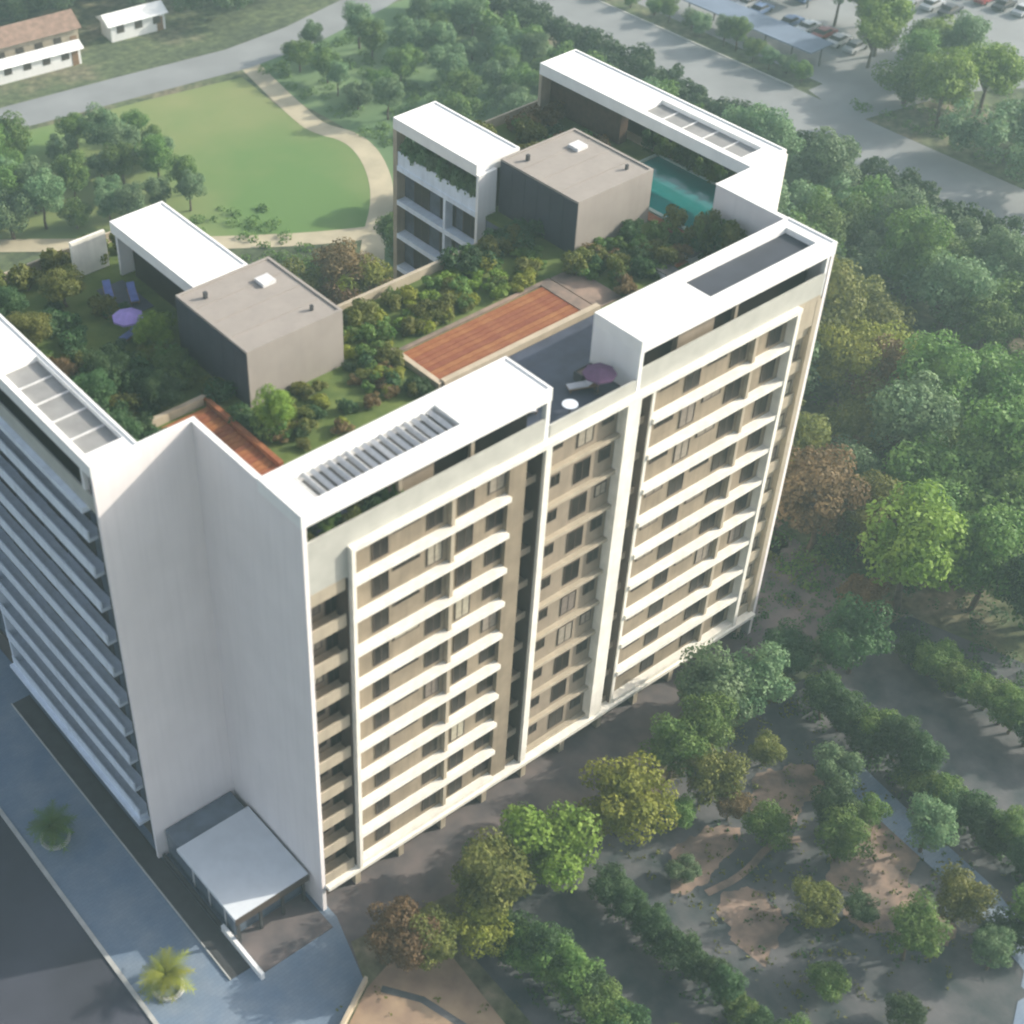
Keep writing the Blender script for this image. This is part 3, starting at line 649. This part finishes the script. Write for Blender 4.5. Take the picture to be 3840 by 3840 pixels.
# --- wood east of the building
def scatter(poly, n, kinds, rr, label, group, seed, mind=3.0, hs=1.0):
    rn_ = random.Random(seed); xs = [p[0] for p in poly]; ys = [p[1] for p in poly]; got = []
    def inside(x, y):
        c = False; j = len(poly) - 1
        for i in range(len(poly)):
            if (poly[i][1] > y) != (poly[j][1] > y) and x < (poly[j][0] - poly[i][0]) * (y - poly[i][1]) / (poly[j][1] - poly[i][1]) + poly[i][0]: c = not c
            j = i
        return c
    for _ in range(n * 60):
        if len(got) >= n: break
        x, y = rn_.uniform(min(xs), max(xs)), rn_.uniform(min(ys), max(ys))
        if inside(x, y) and all((x - a) ** 2 + (y - b) ** 2 > mind * mind for a, b in got):
            got.append((x, y)); T(x, y, rn_.uniform(*rr), rn_.choice(kinds), label, group, hs=hs)
scatter([(58, 16), (84, 12), (100, 34), (100, 58), (62, 44)], 34, ['mid', 'blue', 'blue', 'olive'], (2.6, 4.2), 'tree in the dense wood just east of the building', 'trees in the wood east of the building', 1, 4.6)
scatter([(66, 8), (86, 8), (98, -10), (92, -26), (64, -16), (66, 0)], 26, ['mid', 'mid', 'blue'], (2.7, 4.0), 'tree in the wood along the right border', 'trees in the wood along the right border', 2, 4.4)
scatter([(96, 12), (109, 6), (109, 60), (102, 62), (100, 34)], 24, ['mid', 'blue', 'blue'], (2.6, 3.6), 'tree at the road side of the wood', 'trees at the road side of the wood', 3, 4.4)
scatter([(58, 14), (72, 5), (86, 14), (74, 24)], 12, ['olive', 'brown', 'yellow'], (2.0, 3.0), 'feathery tree between the building and the wood', 'olive-brown trees between building and wood', 4, 3.4, 1.1)
row([(134.5, 68), (134.5, 90), (134.5, 118)], ['mid', 'blue'], 1.4, 'small tree on the strip between the road and the car park', 'trees on the strip beside the car park', n=15)
scatter([(136, 50), (140, 40), (157, 62), (160, 76), (152, 82), (142, 64)], 13, ['mid', 'blue', 'bright'], (2.2, 3.4), 'tree in the island between the two parking areas', 'trees in the car park island', 6, 4.0)
# --- trees north of the building
scatter([(80, 122), (82, 98), (92, 80), (108, 70), (109, 116), (96, 121)], 34, ['mid', 'blue', 'blue'], (1.4, 2.6), 'tree in the park between the path and the roadside rows', 'trees in the park beyond the building', 8, 4.2)
scatter([(30, 103), (42, 94), (49, 93), (52, 104), (56, 114), (44, 119)], 22, ['mid', 'blue', 'blue'], (1.5, 2.5), 'tree on the shaded left part of the lawn', 'trees on the left part of the lawn', 9, 3.8)
scatter([(20, 108), (28, 102), (40, 119), (20, 125)], 15, ['blue', 'mid', 'blue'], (1.8, 2.9), 'tree at the left border between path and upper road', 'dark trees at the upper left border', 10, 3.6)

def farwood(poly, n, kinds, rr, nm, label, seed, mind):
    rn_ = np.random.default_rng(seed); r2 = random.Random(seed); xs = [p[0] for p in poly]; ys = [p[1] for p in poly]; got = []; cl = []
    for _ in range(n * 60):
        if len(got) >= n: break
        x, y = r2.uniform(min(xs), max(xs)), r2.uniform(min(ys), max(ys))
        c = False; j = len(poly) - 1
        for i in range(len(poly)):
            if (poly[i][1] > y) != (poly[j][1] > y) and x < (poly[j][0] - poly[i][0]) * (y - poly[i][1]) / (poly[j][1] - poly[i][1]) + poly[i][0]: c = not c
            j = i
        if c and infr(x, y, 3, .05) and all((x - a_) ** 2 + (y - b_) ** 2 > mind * mind for a_, b_ in got):
            got.append((x, y)); r = r2.uniform(*rr)
            for _k in range(14):
                d = rn_.normal(size=3); d /= np.linalg.norm(d); q = rn_.random() ** .4 * .75
                cl.append((x + d[0] * r * q, y + d[1] * r * q, r * 1.25 + d[2] * r * .8 * q, r * rn_.uniform(.28, .42)))
    obj(nm, leafcloud(nm, rn_, cl, 85, .46, LM[kinds]), kind='stuff', label=label, cat='woodland')
farwood([(45, 162), (74, 150), (80, 136), (120, 140), (150, 175), (50, 210), (30, 180)], 80, 'blue', (3.2, 5.0), 'far_wood', 'hazy wood beyond the upper road', 11, 5.2)
farwood([(113.6, -20), (117.2, -20), (117.2, 120), (113.6, 120)], 80, 'dark', (2.0, 2.7), 'roadside_belt', 'dark green belt of trees along the wide pale road', 21, 2.3)
farwood([(109, 60), (112, 60), (111.5, 122), (108.5, 122)], 26, 'mid', (2.0, 3.0), 'roadside_belt', 'mid green belt of trees inside the dark roadside belt', 22, 3.0)
farwood([(126, 20), (150, 8), (175, 20), (168, 30), (150, 34), (132, 42)], 46, 'blue', (3.6, 5.4), 'far_wood', 'pale green wood across the road at the right border', 23, 4.6)
scatter([(15, 56), (34, 48), (50, 58), (50, 66), (36, 76), (15, 84)], 24, ['olive', 'mid', 'yellow'], (1.4, 2.2), 'tree between the building and the pale path', 'olive trees between the building and the path', 12, 3.4)
scatter([(32, 44), (48, 46), (54, 62), (40, 68)], 14, ['olive', 'yellow', 'brown'], (2.0, 3.0), 'tree on the ground behind the courtyard', 'yellow-green trees behind the courtyard', 13, 3.4)
scatter([(58, 44), (74, 50), (96, 66), (74, 78), (60, 68)], 22, ['mid', 'olive', 'blue'], (1.8, 2.8), 'tree behind the white roof of the far wing', 'trees behind the far wing', 14, 4.2)

# --- plants on the roof garden
def inbox(x, y, b): return b[0] < x < b[1] and b[2] < y < b[3]
G = 35.44
SH = shrub
gl = [(2.6, 26.2, 1.3, 'dark'), (1.0, 22.5, 1.4, 'dark'), (-1.5, 19.5, 1.5, 'dark'), (4.5, 21.0, 1.3, 'mid'), (6.0, 26.6, 1.6, 'bright'), (5.3, 24.0, 1.2, 'mid'), (-2.4, 15.2, 1.3, 'dark'), (-2.6, 23.5, 1.4, 'dark'), (-2.5, 28, 1.3, 'brown'), (6.3, 12.6, 1.4, 'mid')]
for i, (x, y, r, k) in enumerate(gl): SH(x, y, r, k, 'leafy shrub in the shaded left roof garden', 'shrubs in the shaded left roof garden', z=G)
T(6.6, 12.2, 1.6, 'bright', 'small bright bush tree beside the terracotta deck behind the white wall', z=G, name='tree')
T(3.2, 34.8, 2.0, 'olive', 'round golden-olive tree in the far left roof garden', z=G, hs=.7)
T(-1.2, 35.5, 1.8, 'dark', 'bush tree at the left edge of the far roof garden', z=G, hs=.7)
rg = random.Random(91)
for i, (x, y, r, k) in enumerate(((-2.3, 17.2, 1.7, 'dark'), (-1.9, 21.2, 1.8, 'dark'), (2.6, 19.6, 1.6, 'dark'), (4.8, 22.4, 1.5, 'mid'), (5.4, 25.8, 1.6, 'bright'), (.6, 24.4, 1.7, 'dark'), (-2.2, 26.2, 1.6, 'brown'), (-1.6, 31, 1.7, 'olive'))):
    T(x, y, r, k, 'small tree in the shaded left roof garden', 'small trees in the left roof garden', z=G, hs=.8)
for i in range(9): SH(46.0 - (i % 2) * .7, 4.9 + i * .72, 1.15, rg.choice(('dark', 'mid', 'olive')), 'tall bush against the inner side of the far parapet wall', 'bushes against the far parapet wall', z=G, hs=1.9)
for i in range(9): SH(53.9, 14.5 + i * 1.2, .9, rg.choice(('dark', 'mid')), 'bush beyond the pool under the far roof frame', 'bushes beyond the pool', z=35.5, hs=1.4)
for i in range(62):
    x = rg.uniform(-3.2, 6.4); y = rg.uniform(13, 35)
    if inbox(x, y, (0, 5.2, 5, 18.6)) or inbox(x, y, (3.2, 6.3, 26.8, 30.5)): continue
    SH(x, y, rg.uniform(.8, 1.5), rg.choice(('dark', 'dark', 'dark', 'mid', 'olive')), 'low bush under the shaded left roof garden trees', 'low bushes in the left roof garden', z=G, hs=rg.uniform(.5, .9))
for (x, y) in ((2, 38.6), (5, 39.2), (-0.5, 39.6), (8, 38.8), (11, 39)): SH(x, y, 1.4, 'olive', 'hedge bush along the far parapet of the left roof garden', 'hedge bushes along the far parapet', z=G)
rn_ = random.Random(55)
avoid = [(18.0, 33.6, 8.9, 14.9), (6.5, 15.3, 15.3, 25), (36.8, 45.6, 15.4, 25), (0, 5.2, 5, 18.5), (33.4, 36.2, 9, 15)]
for i in range(80):
    x = rn_.uniform(15.0, 35.0); y = rn_.uniform(14.8, 20.2)
    if any(inbox(x, y, b) for b in avoid): continue
    SH(x, y, rn_.uniform(.55, 1.15), rn_.choice(('bright', 'yellow', 'mid', 'olive')), 'sunlit shrub in the bed behind the long terracotta deck', 'shrubs in the bed behind the long deck', z=G, hs=rn_.uniform(.6, 1))
for i in range(48):
    x = rn_.uniform(5.6, 17.8); y = rn_.uniform(9.6, 15.2)
    SH(x, y, rn_.uniform(.5, 1.0), rn_.choice(('mid', 'olive', 'yellow', 'brown', 'dark')), 'shrub in the bed between front roof and left tower', 'shrubs between front roof and left tower', z=G, hs=rn_.uniform(.6, 1))
for i in range(46):
    x = rn_.uniform(33.6, 46.6); y = rn_.uniform(9.4, 15.2)
    if inbox(x, y, (33.4, 36.2, 9, 13)): continue
    SH(x, y, rn_.uniform(.6, 1.1), rn_.choice(('dark', 'olive', 'brown', 'mid')), 'shrub in the bed in front of the right taupe tower', 'shrubs in front of the right tower', z=G, hs=rn_.uniform(.7, 1.3))
for i in range(34):
    x = rn_.uniform(46.3, 51.2) if i % 2 else rn_.uniform(40.5, 50.2); y = rn_.uniform(25.5, 34.6)
    SH(x, y, rn_.uniform(.7, 1.4), rn_.choice(('brown', 'olive', 'brown', 'mid')), 'shrub behind the right taupe tower', 'rusty shrubs behind the right tower', z=G)
for i in range(12):
    SH(rn_.uniform(28.4, 34.8), rn_.uniform(19, 20.6), rn_.uniform(.9, 1.3), rn_.choice(('dark', 'olive')), 'bush by the inner roof edge near the courtyard', 'bushes by the inner roof edge', z=G)
for i in range(9): SH(35.75, 25.6 + i * 1.05, .95, 'blue', 'trailing plant in the planter of the far pavilion', 'plants in the planter of the far pavilion', z=36.6, hs=1.5)
for i in range(9): SH(1.2 + i * .85, 1.6 + (i % 2) * .8, .75, rn_.choice(('mid', 'dark', 'olive')), 'terrace plant below the louvred roof frame', 'terrace plants below the louvred frame', z=35.62, hs=1.4)
for i in range(5): SH(33.4 + i * .9, 20 + (i % 2) * .5, 1.1, 'dark', 'bush at the foot of the shaded tower side', 'dark bushes at the shaded tower side', z=G)
for i in range(6): SH(47.6 + (i % 2) * 1.2, 25 + i * 1.1, .9, 'dark', 'bush at the far end of the pool', 'dark bushes at the far end of the pool', z=G)

# --- two small palms on the pavement
palm(-12.9, 18.6, 1.7, 'mid', 'small dark green palm on the shaded pavement, farther of the two', fl=2.0)
palm(-12.9, 1.7, 1.7, 'yellow', 'small yellow-green palm on the pavement near the entrance canopy', fl=2.0)
def ring(x, y):
    b = MB(); n = 14
    for i in range(n):
        a0, a1 = 2 * math.pi * i / n, 2 * math.pi * (i + 1) / n
        p = [(1.25 * math.cos(a0), 1.25 * math.sin(a0)), (1.25 * math.cos(a1), 1.25 * math.sin(a1)), (1.0 * math.cos(a1), 1.0 * math.sin(a1)), (1.0 * math.cos(a0), 1.0 * math.sin(a0))]
        b.prism(p, .02, .32)
    return b.mesh('tree_planter', KERB)
rm = ring(0, 0)
for y_, w in ((18.6, 'round concrete planter kerb around the darker palm'), (1.7, 'round concrete planter kerb around the yellow-green palm')):
    obj('tree_planter', rm, None, (-12.9, y_, 0.03), label=w, cat='planter')
# undergrowth between the trees: one object, nobody could count it
def undergrowth(regions, mt_, seed, nm, leaf=.45):
    rn_ = np.random.default_rng(seed); cl = []
    for x0, x1, y0, y1, n, rmin, rmax in regions:
        for _ in range(n): cl.append((rn_.uniform(x0, x1), rn_.uniform(y0, y1), rn_.uniform(0, .25), rn_.uniform(rmin, rmax)))
    return obj(nm, leafcloud(nm, rn_, cl, 110, leaf * .75, mt_), kind='stuff', label='low rough undergrowth covering the ground between the trees', cat='undergrowth')
undergrowth([(56, 118, 0, 62, 900, .6, 1.3), (20, 56, 44, 92, 420, .5, 1.1), (78, 112, 62, 122, 420, .6, 1.2), (134, 165, 5, 60, 220, .6, 1.2)], LM['mid'], 5, 'undergrowth')
undergrowth([(56, 84, -34, 2, 360, .4, 1.0), (7.5, 12, -36, -9, 110, .3, .7), (16.2, 19.2, -36, -11, 80, .3, .7), (43.4, 46.4, -36, -8, 110, .3, .8), (46, 56, -8, 2, 60, .3, .7), (22, 43, -30, -12, 60, .2, .45), (50, 75, 0, 12, 160, .4, .9)], LM['dark'], 6, 'undergrowth', .35)
undergrowth([(50, 75, -2, 14, 120, .4, .8), (21, 43, -33, -9, 420, .12, .38), (-6, 8, -20, -7, 26, .15, .35), (6, 46, -8.5, -4.5, 150, .3, .7)], LM['olive'], 7, 'undergrowth', .32)

# ------------------------------------------------------------ roof furniture
def parasol(x, y, z, cloth, label):
    t = empty('parasol', (x, y, z), 0, label, 'parasol', scale=.78); b = MB(); n = 8; b_ = len(b.v)
    b.v.append((0, 0, 2.75)); b.v += [(1.5 * math.cos(2 * math.pi * i / n), 1.5 * math.sin(2 * math.pi * i / n), 2.2) for i in range(n)]; b.v += [(1.5 * math.cos(2 * math.pi * i / n), 1.5 * math.sin(2 * math.pi * i / n), 2.02) for i in range(n)]
    for i in range(n):
        b.f += [(0, 1 + i, 1 + (i + 1) % n), (1 + i, 1 + n + i, 1 + n + (i + 1) % n, 1 + (i + 1) % n)]; b.mi += [0, 0]
    obj('canopy', b.mesh('canopy', cloth), t); obj('pole', MB().tube((0, 0, 0), (0, 0, 2.75), .03, .03).mesh('pole', WOOD), t); obj('base', MB().tube((0, 0, 0), (0, 0, .12), .35, .3, 12).mesh('base', DARK), t)
parasol(4.9, 28.4, G, PURPLE, 'lilac parasol in the shaded left roof garden')
def lounger(x, y, z, rz, label, cloth, group=None):
    t = empty('sun_lounger', (x, y, z), rz, label, 'lounger', group)
    obj('frame', MB().box(0, 2, 0, .7, .25, .32).mesh('frame', WOOD), t)
    obj('cushion', MB().box(0, 1.35, .05, .65, .32, .42).mesh('cushion', cloth), t)
    bk = MB(); b0 = len(bk.v); bk.prism([(1.36, .05), (1.98, .05), (1.98, .65), (1.36, .65)], 0, .1); bk.v = [(a, b, c + .32 + (a - 1.36) * .7) for a, b, c in bk.v]; obj('backrest', bk.mesh('backrest', cloth), t)
    for a, b in ((.1, .05), (.1, .6), (1.85, .05), (1.85, .6)): obj('leg', MB().box(a, a + .06, b, b + .06, 0, .25).mesh('leg', WOOD), t)
lounger(4.0, 27.6, G, .3, 'blue cushioned lounger beside the lilac parasol', BLUEC)
lounger(6.3, 32.8, G + .06, 1.2, 'blue cushioned lounger on the dark patio beside the white roof slab', BLUEC)
lounger(7.6, 31.4, G + .06, 1.2, 'blue cushioned lounger near the corner of the left taupe tower', BLUEC)
WC = mat('white_cushion', (.6, .6, .62), .8, .05, 1)
lounger(21.3, 2.6, 35.62, 1.0, 'pale lounger on the dark sunken terrace between the front roofs, nearer the left roof', WC)
lounger(24.6, 3.0, 35.62, -.4, 'pale lounger on the dark sunken terrace between the front roofs, nearer the white side wall', WC)
def table(x, y, z, label):
    t = empty('table', (x, y, z), .4, label, 'table'); obj('table_top', MB().tube((0, 0, .7), (0, 0, .75), .55, .55, 14).mesh('table_top', BLUESL), t); obj('leg', MB().tube((0, 0, 0), (0, 0, .7), .06, .06).mesh('leg', DARK), t)
table(23.2, 1.5, 35.62, 'round pale table on the dark sunken terrace')
def planter(x, y, z, w, d, h, label):
    t = empty('planter_box', (x, y, z), 0, label, 'planter'); obj('box', MB().frame(0, w, 0, d, .08, w - .08, .08, d - .08, 0, h).mesh('box', DARK), t); obj('soil', MB().box(.08, w - .08, .08, d - .08, 0, h - .1).mesh('soil', SOIL), t)
planter(26.0, 3.3, 35.62, 1.6, .8, .7, 'dark planter box by the white side wall on the sunken terrace')
parasol(26.2, 1.9, 35.62, mat('plum_cloth', (.13, .06, .13), .8, .1, 2), 'plum parasol beside the white side wall on the sunken terrace')
def vent(x, y, z, s, label):
    t = empty('roof_vent', (x, y, z), 0, label, 'vent'); obj('housing', MB().box(0, s, 0, s, 0, .5 * s).mesh('housing', LOUV), t)
    obj('cap', MB().box(-.08, s + .08, -.08, s + .08, .5 * s, .5 * s + .07).mesh('cap', DARK), t)
vent(39.8, 8.6, 35.62, 1.1, 'pale vent housing behind the right front roof, nearer the deck'); vent(43.2, 9.4, 35.42, 1.2, 'grey vent housing on stony ground before the pool')

# ------------------------------------------------------------ houses at the upper left
def house(x, y, w, d, h, rz, wallm, roofm, label, group=None):
    t = empty('house', (x, y, 0), rz, label, 'house', group)
    obj('wall', MB().box(0, w, 0, d, 0, h).mesh('wall', wallm), t)
    b = MB(); b.v = [(-.5, -.5, h), (w + .5, -.5, h), (w + .5, d + .5, h), (-.5, d + .5, h), (-.5, d / 2, h + d * .28), (w + .5, d / 2, h + d * .28)]
    b.f = [(0, 1, 5, 4), (2, 3, 4, 5), (0, 4, 3), (1, 2, 5), (0, 3, 2, 1)]; b.mi = [0] * 5
    obj('roof', b.mesh('roof', roofm), t)
    wm = MB().box(0, 1.2, -.06, .04, 0, 1.2).mesh('window', FRAME); k = 0
    while 1 + k * 3 < w - 1.5: obj('window', wm, t, (1 + k * 3, 0, 1.2)); k += 1
    obj('door', MB().box(0, 1, -.06, .04, 0, 2.1).mesh('door', WOOD), t, (w - 1.4, 0, 0))
house(48.0, 147.0, 14, 6, 3.2, -.12, BEIGE, ROOFB, 'long house with brown roof at the upper left corner')
house(66.5, 143.6, 9, 4, 2.6, -.12, WHITE, ROOFW, 'small white roofed house right of the brown roofed house')
house(46.5, 142.0, 13, 2.6, 2.4, -.12, WHITE, ROOFW, 'low white shed in front of the brown roofed house')
# ------------------------------------------------------------ parked cars
def car(x, y, rz, paint, label, group=None):
    t = empty('parked_car', (x, y, 0.02), rz, label, 'car', group); b = MB()
    prof = [(-2.1, .35), (2.1, .35), (2.15, .7), (1.9, .86), (1.1, .95), (-1.5, .98), (-2.1, .85)]
    def ex(prof, w0, w1, mt_, nm, zt=None):
        q = MB(); n = len(prof); q.v = [(a, -w0, z) for a, z in prof] + [(a, w0, z) for a, z in prof]
        q.f = [tuple(range(n)), tuple(2 * n - 1 - i for i in range(n))] + [(i + n, (i + 1) % n + n, (i + 1) % n, i) for i in range(n)]; q.mi = [0] * (n + 2); return q.mesh(nm, mt_)
    obj('body', ex(prof, .88, .88, paint, 'body'), t)
    obj('windows', ex([(-1.45, .95), (1.0, .95), (.35, 1.38), (-1.0, 1.40)], .78, .7, GLASS, 'windows'), t)
    obj('roof', MB().box(-.95, .3, -.7, .7, 1.39, 1.45).mesh('roof', paint), t)
    wh = MB().tube((0, -.1, 0), (0, .1, 0), .32, .32, 12).mesh('wheel', RUBBER)
    for a in (-1.3, 1.3):
        for s_ in (-.82, .82): obj('wheel', wh, t, (a, s_, .32))
cols = ['white', 'silver', 'blue', 'red', 'black']
k = 0
for x0, y0, dy, n in ((147.6, 70, 2.9, 8), (156, 86, 2.9, 5), (168, 66, 3.0, 5), (176, 62, 3.1, 4)):
    for i in range(n):
        c = rn_.randrange(5)
        if rn_.random() < .2: continue
        car(x0 + rn_.uniform(-.3, .3), y0 + i * dy, 0.05, CARP[c], cols[c] + ' parked car in the hazy car park beyond the wide road', 'parked ' + cols[c] + ' cars beyond the wide road')

# ------------------------------------------------------------ boundary wall, ditch, carports
w_ = MB(); a_ = Vector((-5.9, -9.3)); b_ = Vector((-1.1, -6.75)); d_ = (b_ - a_).normalized(); q_ = Vector((-d_.y, d_.x)) * .13
w_.prism([(a_ - q_)[:], (b_ - q_)[:], (b_ + q_)[:], (a_ + q_)[:]], 0, .7)
obj('boundary_wall', w_.mesh('boundary_wall', STONE), label='low pale wall between the blue-grey pavement and the sandy plot', cat='wall')
ribbon('ditch', [(-0.6, -7.9), (1.2, -10.4), (2.4, -14.5), (2.8, -22)], .55, 0.03, LANE)
def carport(x, y, L, label):
    t = empty('carport', (x, y, 0), 0, label, 'carport')
    obj('roof', MB().box(0, 5, 0, L, 2.5, 2.65).mesh('roof', mat('blue_grey_sheet_roof', (.14, .18, .25), .6, .08, .5)), t)
    k = 0
    while k * 5 < L: obj('post', MB().box(0, .15, 0, .15, 0, 2.5).mesh('post', DARK), t, (2.4, k * 5, 0)); k += 1
carport(137.5, 70, 26, 'long blue-grey carport roof nearest the wide road'); carport(151.5, 84, 24, 'long blue-grey carport roof farther from the wide road')
# each repeat gets a label of its own: its rank from the left among those that look the same
def ordn(i): return '%d%s' % (i, 'th' if 10 <= i % 100 <= 20 else {1: 'st', 2: 'nd', 3: 'rd'}.get(i % 10, 'th'))
bl = {}
for o in S.objects:
    if o.parent is None and o.get('group') and o.get('label'): bl.setdefault(o['label'], []).append(o)
for lab, os_ in bl.items():
    if 2 <= len(os_) <= 36:
        def ix(o):
            p = CINV @ Vector(o.location); return -p.x / p.z
        lab_ = lab if len(lab.split()) < 14 else ' '.join(w for w in lab.split() if w != 'the')
        for i, o in enumerate(sorted(os_, key=ix)): o['label'] = lab_ + ', ' + ordn(i + 1) + ' from left'
# ------------------------------------------------------------ haze
hz = MB().box(-180, 420, -140, 460, -1.2, 108)
HM = bpy.data.materials.new('haze_air'); HM.use_nodes = True
n = HM.node_tree.nodes; n.remove(n['Principled BSDF']); pv = n.new('ShaderNodeVolumePrincipled')
pv.inputs['Color'].default_value = (0.52, 0.72, 0.76, 1); pv.inputs['Density'].default_value = 0.00065; pv.inputs['Anisotropy'].default_value = 0.2
HM.node_tree.links.new(pv.outputs[0], n['Material Output'].inputs['Volume'])
obj('haze', hz.mesh('haze', HM), kind='stuff', label='thin pale blue haze filling the air', cat='haze')
